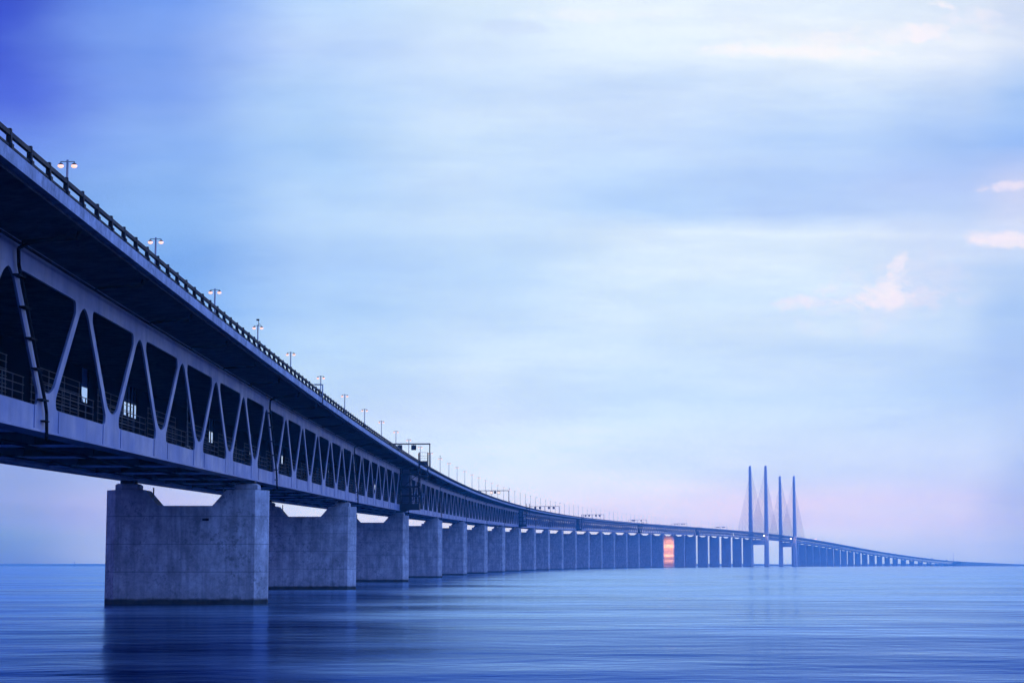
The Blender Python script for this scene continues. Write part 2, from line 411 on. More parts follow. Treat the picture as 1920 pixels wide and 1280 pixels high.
for k in range(1,27):
    s=sp(k)+adj.get(k,0)
    lab={1:'nearest and largest concrete pier, mottled, left of centre under the truss',
         20:'concrete pier lit orange by a lamp, among blue shaded piers'}.get(k,'weathered concrete bridge pier, %s in line from the big nearest one'%ordinal(k))
    p=pier('bridge_pier',s,ax(s)[2]-1.13,lab,'concrete piers of the bridge',k<=6)
    if k==1:
        zw=WORLD; H=ax(s)[2]-1.13
        mb=MB();mb.box(.55,2.5,-2.03,-1.9,6.15,8.1);mb.build('access_panel',M_BEAM,p)
        mb=MB();mb.box(1.9,2.6,-2.12,-2.02,9.0,9.25);mb.build('drain_hole',M_BLACK,p)
# auxiliary pier by the first tower, and the far row
S_P=3640+PAR['dsA']; S_P2=S_P+PAR['ms']
pier('bridge_pier',3665,ax(3665)[2]-1.13,'concrete pier close in front of the left tower leg','concrete piers of the bridge',False)
s=S_P2+PAR['gs'];k=1
while s<S_B1-20:
    h=ax(s)
    if h[2]-1.13+drop(h[0],h[1])>2.2:
        pier('bridge_pier',s,h[2]-1.13,'small hazy bridge pier, %s to the right of the towers'%ordinal(k),'concrete piers of the bridge',False)
    s+=140;k+=1
# ------------------------------------------------------------------ cable stayed towers
def tower(name,s,label):
    X,Y,Z,h=ax(s);zw=-drop(X,Y)
    root=thing(name,(X,Y,zw),label,'bridge tower','twin-legged concrete towers',rz=-h,local=True)
    HT=203.5-zw;zd=Z-zw+10.9;OP=PAR['wpyl']
    def half(z): # half widths across and along
        t=z/HT
        return (4.8-2.5*t, 5.8-2.8*t)
    for sd in (1,-1):
        mb=MB();rings=[]
        n=34
        for i in range(n+1):
            z=-2+(HT+2)*i/n;a,b=half(max(z,0));c=.28*a
            if z>zd and i%2==0 and i<n: a+=.22;b+=.22
            poly=[(-a+c,-b),(a-c,-b),(a,-b+c),(a,b-c),(a-c,b),(-a+c,b),(-a,b-c),(-a,-b+c)]
            lean=sd*0.0
            rings.append(mb.pts([(sd*OP+x+lean,y,z) for x,y in poly]))
        for i in range(n):
            for j in range(8):
                q=(j+1)%8;mb.face([rings[i]+j,rings[i]+q,rings[i+1]+q,rings[i+1]+j])
        # slanted cap
        a,b=half(HT);z=HT
        mb.hexa([(sd*OP-a*.8,-b*.8,z),(sd*OP+a*.8,-b*.8,z),(sd*OP+a*.8,b*.8,z),(sd*OP-a*.8,b*.8,z),(sd*OP-a*.5,-b*.6,z+1.6),(sd*OP+a*.7,-b*.6,z+2.6),(sd*OP+a*.7,b*.6,z+2.6),(sd*OP-a*.5,b*.6,z+1.6)])
        mb.build('leg',M_PYL,root)
    mb=MB();zc=Z-zw
    mb.box(-OP+3.2,OP-3.2,-4.4,4.4,zc-12.2,zc-1.9)
    mb.build('crossbeam',M_PYL,root)
    for sd in (-1,1):
        mb=MB();mb.box(sd*6.7-1.2,sd*6.7+1.2,-1.5,1.5,zc-1.92,zc-.03);mb.build('bearing',M_DARK,root)
    # stays: ten on each side of each leg, parallel (harp)
    for sd in (1,-1):
        for dr in (1,-1):
            for q in range(1,11):
                ds=18+20.2*q
                P0=Vector(F(s+dr*ds,sd*12.6,11.3))-Vector((X,Y,zw)); P0=Matrix.Rotation(h,3,'Z')@P0
                zt=zd+.565*ds
                mb=MB()
                for e in (-.33,.33):
                    mb.tube((sd*(OP-1.6)+e,dr*half(zt)[1]*.9,zt),(P0.x+e,P0.y,P0.z),.15,.15,5,False)
                mb.build('stay_cable',M_CABLE,root)
    return root
tower('bridge_tower',S_P,'nearer pair of tall concrete tower legs with fans of thin cables, the left pair')
tower('bridge_tower',S_P2,'farther, shorter looking pair of concrete tower legs with cables, the right pair')
# ------------------------------------------------------------------ street lamps on the median
LH=PAR['lz']-10.99
def lamp_parts(root,cctv=False):
    mb=MB();mb.tube((0,0,0),(0,0,.9),.15,.14,10);mb.tube((0,0,.9),(0,0,LH+.14),.115,.085,10);mb.build('pole',M_GALV,root)
    mb=MB();mb.tube((-.56,0,LH),(.56,0,LH),.03,.03,6);mb.build('crossarm',M_DARK,root)
    for sd in (-1,1):
        mb=MB()
        prof=[(.0,-.10),(.07,-.10),(.15,-.16),(.22,-.25),(.21,-.27)]
        n=12
        rings=[mb.pts([(sd*.53+r*math.cos(2*math.pi*i/n),r*math.sin(2*math.pi*i/n),LH+z) for i in range(n)]) for r,z in prof[1:]]
        for a,b in zip(rings[:-1],rings[1:]):
            for i in range(n): mb.face([b+i,b+(i+1)%n,a+(i+1)%n,a+i],True)
        mb.face([rings[0]+i for i in range(n)])
        mb.tube((sd*.53,0,LH-.1),(sd*.53,0,LH),.025,.025,6)
        hd=mb.build('lantern',M_DARK,root)
        mb=MB();n=12;prof=[(.21,-.26),(.25,-.34),(.21,-.44),(.08,-.50)]
        rings=[mb.pts([(sd*.53+r*math.cos(2*math.pi*i/n),r*math.sin(2*math.pi*i/n),LH+z) for i in range(n)]) for r,z in prof]
        for a,b in zip(rings[:-1],rings[1:]):
            for i in range(n): mb.face([a+i,b+i,b+(i+1)%n,a+(i+1)%n][::-1],True)
        mb.face([rings[-1]+i for i in reversed(range(n))]);mb.face([rings[0]+i for i in range(n)])
        mb.build('bulb',M_LENS,hd)
    if cctv:
        mb=MB();mb.tube((.1,0,LH),(.1,0,LH+.75),.04,.04,6);mb.box(-.22,.18,-.11,.11,LH+.72,LH+.95);mb.tube((.1,0,LH+.35),(.42,0,LH+.1),.025,.025,6);mb.build('camera',M_DARK,root)
        mb=MB();mb.box(-.2,.2,-.2,.2,4.2,5.3);mb.tube((.25,0,.2),(.25,0,5),.03,.03,6);mb.box(-.32,.32,-.3,.3,.1,1.6);mb.build('equipment_box',M_GALV,root)
def simple_lamp():
    mb=MB();mb.tube((0,0,0),(0,0,LH+.14),.13,.10,6);mb.box(-.56,.56,-.03,.03,LH-.03,LH+.03)
    for sd in (-1,1): mb.box(sd*.53-.17,sd*.53+.17,-.17,.17,LH-.3,LH-.1)
    mb.cur=1
    for sd in (-1,1): mb.box(sd*.53-.15,sd*.53+.15,-.15,.15,LH-.42,LH-.303)
    return mb
LG='street lamps along the middle of the road deck'
proto=None;protoc=None;simple=None
s=PAR['ls0']-4*PAR['L']*6/7;n=1
CCTV={4,14,24,37,50}
s_list=[]
while s<7380:
    s_list.append(s); s+=PAR['L']*(6/7 if n<5 else 1);n+=1
for n,s in enumerate(s_list,1):
    X,Y,Z,h=ax(s);lo=(X,Y,Z+10.99)
    tall='tall twin-armed lamp'
    if s<3700:
        lab=('twin-armed street lamp with a camera on its top, %s from the left edge'%ordinal(n)) if n in CCTV else ('twin-armed street lamp with two lanterns, %s from the left edge'%ordinal(n))
        if n==1: lab='largest twin-armed street lamp with glowing lanterns, nearest the left edge'
    else: lab='very thin distant street lamp on the hazy deck, %s from the left edge'%ordinal(n)
    if n<=24:
        c=n in CCTV
        src=protoc if c else proto
        if src is None:
            root=thing('street_lamp',lo,lab,'street lamp',LG,rz=-h,local=True);lamp_parts(root,c)
            if c: protoc=root
            else: proto=root
        else:
            root=src.copy();col.objects.link(root);root.location=lo;root.rotation_euler.z=-h;root['label']=lab
            for ch in list(src.children):
                cc=ch.copy();col.objects.link(cc);cc.parent=root
                for g in ch.children:
                    gg=g.copy();col.objects.link(gg);gg.parent=cc
    else:
        if simple is None:
            simple=simple_lamp().build('street_lamp',[M_DARK,M_LENSF]);o=simple
        else: o=simple.copy();col.objects.link(o)
        o.location=lo;o.rotation_euler.z=-h;tag(o,lab,'street lamp',LG)
# ------------------------------------------------------------------ sign gantries
def gantry(s,h_b,signs,label,r=.13):
    X,Y,Z,h=ax(s)
    root=thing('sign_gantry',(X,Y,Z),label,'sign gantry','sign gantries over the road deck',rz=-h,local=True)
    for o in (-11.45,0,11.45):
        mb=MB();mb.box(o-r,o+r,-r,r,10.99 if o==0 else 11.2,h_b-.16);mb.build('post',M_DARK,root)
    mb=MB();mb.box(-11.6,11.6,-.17,.17,h_b-.158,h_b+.16);mb.build('beam',M_DARK,root)
    for o,size,lit in signs:
        mb=MB();mb.box(o-size/2,o+size/2,-.2,.2,h_b-.3-size,h_b-.3);mb.box(o-.07,o+.07,-.06,.06,h_b-.305,h_b-.157)
        p=mb.build('sign_panel',M_DARK,root)
        if lit:
            mb=MB();k=size/2-.17;zc=h_b-.3-size/2
            mb.box(o-k,o+k,-.235,-.202,zc-k,zc+k);mb.build('display',M_SIGN if lit==1 else M_SIGNW,p)
four=[(-7.2,1.3,0),(-3.5,1.3,0),(3.5,1.3,0),(7.2,1.3,0)]
gantry(300,18.2,four,'sign gantry with big dark square signs above the nearest stair tower')
gantry(806,18.0,[(-7.2,1.3,0),(-3.5,1.3,0),(2.5,1.45,1),(4.45,1.2,0),(6.4,1.45,1)],'sign gantry with two glowing yellow signs')
gantry(1300,17.7,[(a,b*1.25,c) for a,b,c in four],'sign gantry with four square panels, third gantry from the left',.15)
gantry(1787,17.2,[(a,b*1.3,c) for a,b,c in four],'sign gantry with four square panels, fourth gantry from the left',.16)
gantry(2274,16.7,[(-6.6,1.5,0),(-5.,1.5,0),(-3.4,1.5,0),(3.0,1.1,2),(5.,1.6,0),(7.0,1.1,2)],'sign gantry with a row of small panels, some white, fifth from the left',.16)
gantry(2765,16.6,[(a,b*1.4,c) for a,b,c in four],'faint sign gantry with four panels, sixth from the left',.16)
gantry(3290,17.0,[(-7,1.5,0),(-5,1.5,0),(-3,1.5,0),(3,1.5,0),(5,1.5,0),(7,1.5,0)],'faint sign gantry just left of the towers',.16)
gantry(4830,16.5,[(-7,1.5,0),(-5,1.5,0),(3,2.2,2),(5,2.2,2),(7,2.2,2)],'tiny sign gantry with white lit panels just right of the towers',.16)
# ------------------------------------------------------------------ stair towers at the expansion joints
def stair_tower(s,label,detail=True):
    root=thing('stair_tower',F(s,7.3,.0),label,'stair tower','access stair towers on the bridge side')
    o0,o1=7.32,11.9
    for z,nm in ((.62,0),(3.3,1),(5.5,1),(8.55,2)):
        mb=MB();mb.fbox(s-2,s+3.2,o0,o1,z,z+.22)
        if nm==0:
            mb.fbox(s-2.02,s-1.9,o0,o1,z-.55,z+.95); mb.fbox(s-2.02,s+3.2,o1-.08,o1+.04,z-.55,z+.9)
            mb.hexa([F(s-1.6,7.32,-.5),F(s-1.6,7.5,-.5),F(s+2.8,7.5,-.5),F(s+2.8,7.32,-.5),F(s-1.6,7.32,z-.01),F(s-1.6,11.2,z-.01),F(s+2.8,11.2,z-.01),F(s+2.8,7.32,z-.01)])
        elif nm==1:
            mb.fbox(s-1.95,s-1.85,o0,o1,z+.22,z+.34)
        mb.build('platform',M_DARK,root)
    for o in (o0+.12,9.6,o1-.1):
        for e in (-1.9,3.1):
            mb=MB();mb.fbox(s+e-.12,s+e+.12,o-.12,o+.12,.82,10.05);mb.build('post',M_DARK,root)
    for z in (1.9,4.4,6.6):
        mb=MB();mb.fbox(s-1.9,s-1.84,o0,o1,z,z+.07);mb.fbox(s-1.9,s-1.84,o0,o1,z+.5,z+.56);mb.build('guard_rail',M_DARK,root)
    for i,z in enumerate((.85,3.55,5.75)):
        mb=MB();zz=(2.4,1.95,2.8)[i];a,b=(8.0,11.2) if i%2==0 else (11.2,8.0)
        for e in (0.,1.1):
            mb.hexa([F(s+e,a-.05,z),F(s+e,a+.05,z),F(s+e+.06,a+.05,z),F(s+e+.06,a-.05,z),F(s+e,b-.05,z+zz),F(s+e,b+.05,z+zz),F(s+e+.06,b+.05,z+zz),F(s+e+.06,b-.05,z+zz)])
        for q in range(9):
            t=(q+.5)/9;mb.fbox(s,s+1.1,a+(b-a)*t-.12,a+(b-a)*t+.12,z+zz*t,z+zz*t+.04)
        mb.build('stair_flight',M_DARK,root)
    # shaft and cage outside the edge beam
    mb=MB()
    mb.fbox(s-1.4,s+1.6,11.75,13.9,8.1,8.25);mb.fbox(s-1.4,s+1.6,11.75,13.9,10.9,11.15)
    for o in (11.8,13.85):
        for e in (-1.35,1.55): mb.fbox(s+e-.07,s+e+.07,o-.07,o+.07,7.2,13.9)
    for z in (8.9,9.6,10.3,11.8,12.4,13.0,13.8):
        mb.fbox(s-1.4,s-1.32,11.75,13.9,z,z+.06);mb.fbox(s-1.4,s+1.6,13.85,13.9,z,z+.06)
    mb.fbox(s-1.36,s-1.3,11.95,13.8,11.16,11.75)
    mb.build('cage',M_DARK,root)
    mb=MB();mb.fbox(s+3.25,s+3.4,OW1+.06,9.1,.6,10.0);mb.build('side_panel',M_STEEL,root)
for k,s in enumerate((253.,963.,1537.,2216.,2910.)):
    stair_tower(s,['dark steel stair tower with platforms hung on the truss, the nearest one','dark stair tower on the truss side, second from the camera','hazy stair tower on the truss side, third from the camera','faint stair tower on the truss side, fourth from the camera','faintest stair tower, nearest the orange lit pier'][k])
# ------------------------------------------------------------------ small things
mb=MB();p0=F(262,11.45,12.3)
mb.tube(F(255,11.5,12.2),F(255,11.5,13.3),.1,.1,8);mb.cur=1;mb.tube(F(255,11.5,13.3),F(255,11.5,13.75),.16,.13,8)
tag(mb.build('warning_beacon',[M_DARK,M_ORANGE],loc=F(255,11.5,12.2)),'small orange beacon on the railing above the nearest stair tower','beacon')
mb=MB();q=28.
mb.path([F(q,10.9,12.75),F(q,11.95,12.75),F(q,11.95,10.3)],.06,6);mb.path([F(q+.5,10.9,12.75),F(q+.5,11.95,12.75),F(q+.5,11.95,10.3)],.06,6)
for z in (12.4,11.9,11.4,10.9,10.5): mb.tube(F(q,11.95,z),F(q+.5,11.95,z),.035,.035,6)
tag(mb.build('hook_ladder',M_GALV,loc=F(q,11.9,10.3)),'short ladder hooked over the road railing above the nearest pier','ladder')
mb=MB();q=-33.
ps=[F(q-.2+1.0*t,5.0,7.2-5.0*t) for t in [i/8 for i in range(9)]]
mb.path(ps,.05,6)
ps=[F(q+.8+3.0*math.cos(math.pi*(1-t)),5.0,1.5+.75*math.sin(math.pi*t)) for t in [i/12 for i in range(13)]]
mb.path(ps,.05,6)
tag(mb.build('hanging_hose',M_GALV,loc=F(q,5,7.2)),'thin hose hanging in a loop inside the truss near the first pier','hose')
def flood(name,p,aim,size,m,label,cat):
    mb=MB();p=Vector(p);d=(Vector(aim)-p).normalized()
    mb.tube(p-d*size*.9,p,size*.6,size,12);mb.cur=1;mb.tube(p+d*.02,p+d*.12,size*.92,size*.86,12)
    mb.cur=0;mb.tube(p-d*size*.5,p-d*size*.5+Vector((0,0,size*2.2)),size*.14,size*.14,6)
    return tag(mb.build(name,[M_DARK,m],loc=tuple(p)),label,cat)
lp=F(2571,8.4,-.5);face=F(2626+0,0,-24)
flood('floodlight',lp,face,.75,M_FLOODO,'small orange lamp under the truss in front of the orange lit pier','floodlight')
ld=bpy.data.lights.new('pier_lamp','SPOT');ld.energy=900000;ld.color=(1.,.48,.19);ld.spot_size=R(46);ld.spot_blend=1.;ld.shadow_soft_size=.8
lo=bpy.data.objects.new('pier_lamp',ld);col.objects.link(lo);lo.location=Vector(lp)+(Vector(face)-Vector(lp)).normalized()*.6
lo.rotation_euler=(Vector(face)-Vector(lp)).to_track_quat('-Z','Y').to_euler()
for s0,lab in ((S_P,'bright white floodlight beside the right leg of the nearer towers'),(S_P2,'bright white floodlight beside the right leg of the farther towers')):
    q=F(s0-12,PAR['wpyl']+3.2,7.5)
    flood('floodlight',q,F(s0,PAR['wpyl'],-5),1.5,M_FLOOD,lab,'floodlight')
for ds,o,lab in ((12,9,'tiny white lamp on the deck by the nearer towers'),(-14,9,'tiny white lamp on the deck by the farther towers')):
    q=F((S_P if ds>0 else S_P2)+ds,o,6.5);flood('floodlight',q,F((S_P if ds>0 else S_P2)-80,o,0),.8,M_FLOOD,lab,'floodlight')
# mast and cabins on the far deck
q=F(7330,12.5,11)
mb=MB()
for i in range(3):
    a=2*math.pi*i/3;mb.tube((q[0]+1.3*math.cos(a),q[1]+1.3*math.sin(a),-drop(q[0],q[1])),(q[0]+.3*math.cos(a),q[1]+.3*math.sin(a),q[2]+32),.28,.16,6)
for i in range(14):
    z=q[2]-5+i*2.6
    for j in range(3):
        a,b=2*math.pi*j/3,2*math.pi*(j+1)/3;r=.9-.045*i
        mb.tube((q[0]+r*math.cos(a),q[1]+r*math.sin(a),z),(q[0]+r*math.cos(b),q[1]+r*math.sin(b),z+2.2),.08,.08,4)
tag(mb.build('radio_mast',M_DARK,loc=(q[0],q[1],0)),'slender lattice mast standing by the far end of the bridge','mast')
for s0,w,hh,lab in ((6990,9,4.5,'small dark box on the far deck, leftmost of two'),(7230,13,4.2,'long dark box on the far deck near the mast')):
    mb=MB();mb.fbox(s0,s0+w,8,10.4,11.0,11.0+hh);mb.fbox(s0-2.2,s0-.3,8.1,10.3,11.0,11.0+hh*.7)
    for e in (.8,w-.8): mb.tube(F(s0+e,7.95,11.4),F(s0+e,10.45,11.4),.45,.45,10)
    tag(mb.build('lorry',M_DARK,loc=F(s0,9,11)),lab,'lorry')
# channel beacon on the left horizon
bx=-1370.;by=6100.;z0=-drop(bx,by)
mb=MB();mb.tube((bx,by,z0-1),(bx,by,z0+2.6),2.2,1.8,10);mb.tube((bx,by,z0+2.6),(bx,by,z0+11),.8,.5,8);mb.box(bx-1.3,bx+1.3,by-1.3,by+1.3,z0+10.6,z0+13.4);mb.tube((bx,by,z0+13.4),(bx,by,z0+15),.5,.1,6)
tag(mb.build('sea_beacon',M_DARK,loc=(bx,by,z0)),'tiny dark beacon standing on the left sea horizon','beacon')
# gull, far off at the right
gx,gy,gz=250.6,960.,58.
mb=MB()
body=[(gx-.28,gy,gz,.02),(gx-.15,gy,gz+.01,.07),(gx+.02,gy,gz+.02,.09),(gx+.2,gy,gz+.03,.06),(gx+.3,gy,gz+.04,.015)]
for a,b in zip(body[:-1],body[1:]): mb.tube(a[:3],b[:3],a[3],b[3],8,False)
for sd in (-1,1):
    w=[(gx+.08,gy+sd*.06,gz+.05),(gx-.08,gy+sd*.06,gz+.05),(gx-.02,gy+sd*.42,gz+.2),(gx+.12,gy+sd*.40,gz+.21),(gx-.12,gy+sd*.85,gz+.12)]
    b=mb.pts(w+[(p[0],p[1],p[2]+.02) for p in w])
    for q in ((0,1,2,3),(3,2,4)): mb.face([b+i for i in q]);mb.face([b+5+i for i in reversed(q)])
tag(mb.build('gull',M_DARK,loc=(gx,gy,gz)),'tiny dark bird in flight near the right edge','bird')
# ------------------------------------------------------------------ sea, island, far shore
def water():
    mb=MB();rings=[];n=180
    rad=[2.5]
    while rad[-1]<8400: rad.append(rad[-1]*1.10+.5)
    b0=mb.pts([(0,0,0)])
    for r in rad: rings.append(mb.pts([(r*math.sin(2*math.pi*i/n),r*math.cos(2*math.pi*i/n),-r*r/(2*R_EARTH)) for i in range(n)]))
    for i in range(n): mb.face([b0,rings[0]+(i+1)%n,rings[0]+i],True)
    for a,b in zip(rings[:-1],rings[1:]):
        for i in range(n): mb.face([a+i,a+(i+1)%n,b+(i+1)%n,b+i],True)
    m,nt,p=mat('sea_water');g=pos(nt)
    nt.nodes.remove(p)
    out=nt.nodes['Material Output']
    dif=N(nt,'ShaderNodeBsdfDiffuse');dif.inputs['Color'].default_value=(.0005,.0015,.005,1)
    glo=N(nt,'ShaderNodeBsdfAnisotropic') if False else N(nt,'ShaderNodeBsdfGlossy');glo.inputs['Color'].default_value=(.34,.56,.86,1)
    fre=N(nt,'ShaderNodeFresnel');fre.inputs['IOR'].default_value=1.36
    ms=N(nt,'ShaderNodeMixShader');L(nt,fre.outputs[0],ms.inputs[0]);L(nt,dif.outputs[0],ms.inputs[1]);L(nt,glo.outputs[0],ms.inputs[2]);L(nt,ms.outputs[0],out.inputs['Surface'])
    n1=noise(nt,g,.06,4,.55,.85,1.,1);n2=noise(nt,g,.25,3,.6,.85,1.,1);n3=noise(nt,g,1.1,2,.6,.8,1,1)
    n0=noise(nt,g,.012,4,.55,.8,1.,1)
    hgt=mathn(nt,'ADD',mathn(nt,'ADD',mathn(nt,'MULTIPLY',n0,6.),mathn(nt,'MULTIPLY',n1,1.5)),mathn(nt,'ADD',mathn(nt,'MULTIPLY',n2,.26),mathn(nt,'MULTIPLY',n3,.03)))
    b=N(nt,'ShaderNodeBump');b.inputs['Strength'].default_value=.38;b.inputs['Distance'].default_value=.5
    tint=mix(nt,rng(nt,fre.outputs[0],.58,.95,0,1),(.058,.185,.70),(.54,.76,.95))
    L(nt,tint,glo.inputs['Color'])
    L(nt,hgt,b.inputs['Height']);L(nt,b.outputs[0],glo.inputs['Normal']);L(nt,b.outputs[0],fre.inputs['Normal'])
    pat=noise(nt,g,.022,5,.6,.8,1,1)
    L(nt,rng(nt,pat,.34,.66,.12,.25,True),glo.inputs['Roughness'])
    return mb.build('water',m,kind='structure')
water()
M_LAND,nt,p=mat('shore_land');c=mix(nt,noise(nt,pos(nt),.02,4),(.035,.05,.03),(.10,.10,.08));L(nt,c,p.inputs['Base Color']);p.inputs['Roughness'].default_value=.95
def land(name,pts,label=None):
    """pts: (x,y,half width,height) along a ridge"""
    mb=MB();rows=[]
    for i,(x,y,w,h) in enumerate(pts):
        z=-drop(x,y);row=[]
        for t in (-1,-.7,-.3,0,.3,.7,1):
            row.append((x,y+t*w,z-1.5+(h+1.5)*(1-abs(t)**1.6)))
        rows.append(mb.pts(row))
    for a,b in zip(rows[:-1],rows[1:]):
        for j in range(6): mb.face([a+j,b+j,b+j+1,a+j+1][::-1],True)
    return mb.build(name,M_LAND,kind='structure')
land('far_shore',[(-3300+110*i,8950-(abs(-3300+110*i)/9000)**2*4000,300,10.2+1.2*math.sin(i*.7)+.8*math.sin(i*2.1)) for i in range(64)])
def island():
    mb=MB();rows=[]
    s=7230.
    while s<9350:
        X,Y,Z,h=ax(s);zw=-drop(X,Y);top=min(max(Z+10.9-zw,3.2),3.2+ (Z+10.9-zw)*.9) if s>S_B1-15 else min(3.+ (s-7230)*.006,(Z-zw)*.8)
        if s>S_B1-15: prof=[(-160,-1.5),(-110,2.),(-30,2.6),(-13,top),(13,top),(30,2.6),(90,2.),(140,-1.5)]
        else: prof=[(-160,-1.5),(-110,1.),(-30,top),(-13,top),(13,top),(30,top),(90,1.),(140,-1.5)]
        rows.append(mb.pts([(X+o*math.cos(h),Y-o*math.sin(h),zw+z) for o,z in prof]));s+=30
    for a,b in zip(rows[:-1],rows[1:]):
        for j in range(7): mb.face([a+j,a+j+1,b+j+1,b+j])
    mb.build('island',M_LAND,kind='structure')
island()
# ------------------------------------------------------------------ haze
HAZE=True
HAZE_C=(.12,.57,1.0);HAZE_D=1.7e-4
if HAZE:
    mb=MB();mb.box(-9600,9600,-9600,9600,-16,212)
    m=bpy.data.materials.new('haze_air');m.use_nodes=True;nt=m.node_tree;nt.nodes.clear()
    out=N(nt,'ShaderNodeOutputMaterial');v=N(nt,'ShaderNodeVolumePrincipled')
    v.inputs['Color'].default_value=HAZE_C+(1,);v.inputs['Absorption Color'].default_value=(1,1,1,1);v.inputs['Density'].default_value=HAZE_D;v.inputs['Anisotropy'].default_value=0.
    L(nt,v.outputs[0],out.inputs['Volume'])
    mb.build('haze',m,kind='stuff')
# ------------------------------------------------------------------ sky
def lin(c):
    c/=255.;return c/12.92 if c<=.04045 else ((c+.055)/1.055)**2.4
w=bpy.data.worlds.new('World');sc.world=w;w.use_nodes=True;nt=w.node_tree
bg=nt.nodes['Background']
tc=N(nt,'ShaderNodeTexCoord');sep=N(nt,'ShaderNodeSeparateXYZ');L(nt,tc.outputs['Generated'],sep.inputs[0])
dx,dy,dz=sep.outputs
yy=mathn(nt,'MAXIMUM',dy,.18)
u=mathn(nt,'DIVIDE',dx,yy);v=mathn(nt,'DIVIDE',mathn(nt,'MAXIMUM',dz,0.),yy)
cmb=N(nt,'ShaderNodeCombineXYZ');L(nt,u,cmb.inputs[0]);L(nt,v,cmb.inputs[1])
uv=cmb.outputs[0]
def nn(scale,detail,rough,sx,sy,seed):
    mp=N(nt,'ShaderNodeMapping');mp.inputs['Scale'].default_value=(sx,sy,1);mp.inputs['Location'].default_value=(seed,seed*.7,seed*1.3);L(nt,uv,mp.inputs[0])
    q=N(nt,'ShaderNodeTexNoise');q.inputs['Scale'].default_value=scale;q.inputs['Detail'].default_value=detail;q.inputs['Roughness'].default_value=rough;L(nt,mp.outputs[0],q.inputs['Vector']);return q.outputs['Fac']
def amp(n,a): return mathn(nt,'MULTIPLY',mathn(nt,'SUBTRACT',n,.5),a)
uw=mathn(nt,'ADD',u,amp(nn(6,5,.55,1,2.6,3.1),.075))
vw=mathn(nt,'ADD',v,mathn(nt,'ADD',amp(nn(5,4,.5,1,3.,7.7),.018),amp(nn(22,6,.66,.6,2.6,1.7),.010)))
SCAT=(.10,.24,.78)
XS=(0,300,600,900,1200,1500,1800,1920)
SKY=[(0,[(62,84,205),(118,158,240),(185,215,252),(215,236,255),(226,240,255),(230,242,255),(228,240,253),(222,232,250)]),
(90,[(66,90,212),(124,162,240),(188,214,252),(206,227,253),(222,238,255),(240,248,255),(236,243,254),(218,230,250)]),
(180,[(82,108,222),(132,168,242),(178,210,250),(204,226,253),(208,228,254),(208,228,253),(196,218,250),(172,204,248)]),
(270,[(110,145,236),(140,180,244),(172,208,250),(204,228,253),(198,222,254),(182,210,250),(166,197,246),(158,192,246)]),
(345,[(110,152,234),(140,182,242),(182,214,251),(206,228,253),(194,221,254),(186,212,251),(190,210,250),(215,220,248)]),
(388,[(104,150,233),(134,178,240),(185,216,251),(203,227,253),(190,219,254),(188,213,251),(196,216,250),(214,222,249)]),
(430,[(98,148,232),(130,176,239),(188,218,252),(206,229,253),(220,237,254),(222,238,254),(216,229,252),(216,226,250)]),
(500,[(100,148,230),(124,172,238),(180,212,251),(200,226,253),(222,239,254),(221,238,254),(208,226,252),(198,220,250)]),
(580,[(120,165,240),(130,180,245),(175,210,250),(192,220,252),(216,236,254),(212,232,253),(196,220,250),(172,203,246)]),
(680,[(135,175,240),(150,195,247),(190,220,251),(208,230,253),(208,230,253),(204,226,252),(188,214,250),(180,206,247)]),
(780,[(160,182,234),(180,205,245),(205,225,252),(216,232,253),(202,226,253),(198,222,252),(190,214,250),(180,204,246)]),
(880,[(144,166,226),(172,192,238),(202,221,250),(218,233,253),(220,233,253),(207,221,250),(197,211,247),(178,196,240)]),
(940,[(140,160,221),(184,189,238),(206,219,248),(224,227,250),(228,223,248),(223,213,245),(210,206,243),(180,190,236)]),
(1000,[(116,150,206),(168,184,234),(206,216,247),(220,223,248),(218,219,247),(207,213,246),(197,203,242),(176,190,236)]),
(1056,[(98,132,204),(162,182,232),(196,212,246),(210,221,248),(198,215,248),(187,206,246),(172,193,242),(160,184,238)])]
cp,spn=math.cos(PITCH),math.sin(PITCH)
U0=.70
t_u=rng(nt,uw,-U0,U0)
prev=None;pv=None
for y,cs in SKY:
    up=640-y;Yd=f_px*cp-up*spn;Zd=f_px*spn+up*cp;vy=Zd/Yd
    r=N(nt,'ShaderNodeValToRGB');cr=r.color_ramp;cr.interpolation='EASE'
    path=min(9300.,205./max(vy,1e-4))
    def clear(c):   # the colour beyond the air that the eye looks through
        r=[]
        for q,h,S in zip(c,HAZE_C,SCAT):
            T=math.exp(-HAZE_D*h*path);r.append(max((lin(q)-S*(1-T))/T,.12*lin(q)))
        return r
    soft=lambda c,d:tuple(a+(b-a)*.6 for a,b in zip(c,d))
    side=(96,130,226)
    els=[(( (x-960)/Yd+U0)/(2*U0),clear(c)) for x,c in zip((-1000,-380)+XS+(2700,),(side,soft(cs[0],side))+tuple(cs)+(soft(cs[-1],(190,212,248)),))]
    while len(cr.elements)<len(els): cr.elements.new(.5)
    for e,(p_,c) in zip(cr.elements,els): e.position=p_
    for e,(p_,c) in zip(cr.elements,els): e.position=p_;e.color=(c[0],c[1],c[2],1)
    L(nt,t_u,r.inputs[0])
    if prev is None: prev=r.outputs[0]
    else: prev=mix(nt,rng(nt,vw,pv,vy,0,1),prev,r.outputs[0])
    pv=vy
front=prev
def uvpix(px,py):
    up=640-py;Yd=f_px*cp-up*spn;return (px-960)/Yd,(f_px*spn+up*cp)/Yd
det=nn(110,9,.66,.9,1.2,5.5);det2=nn(40,7,.6,.9,1.3,9.2)
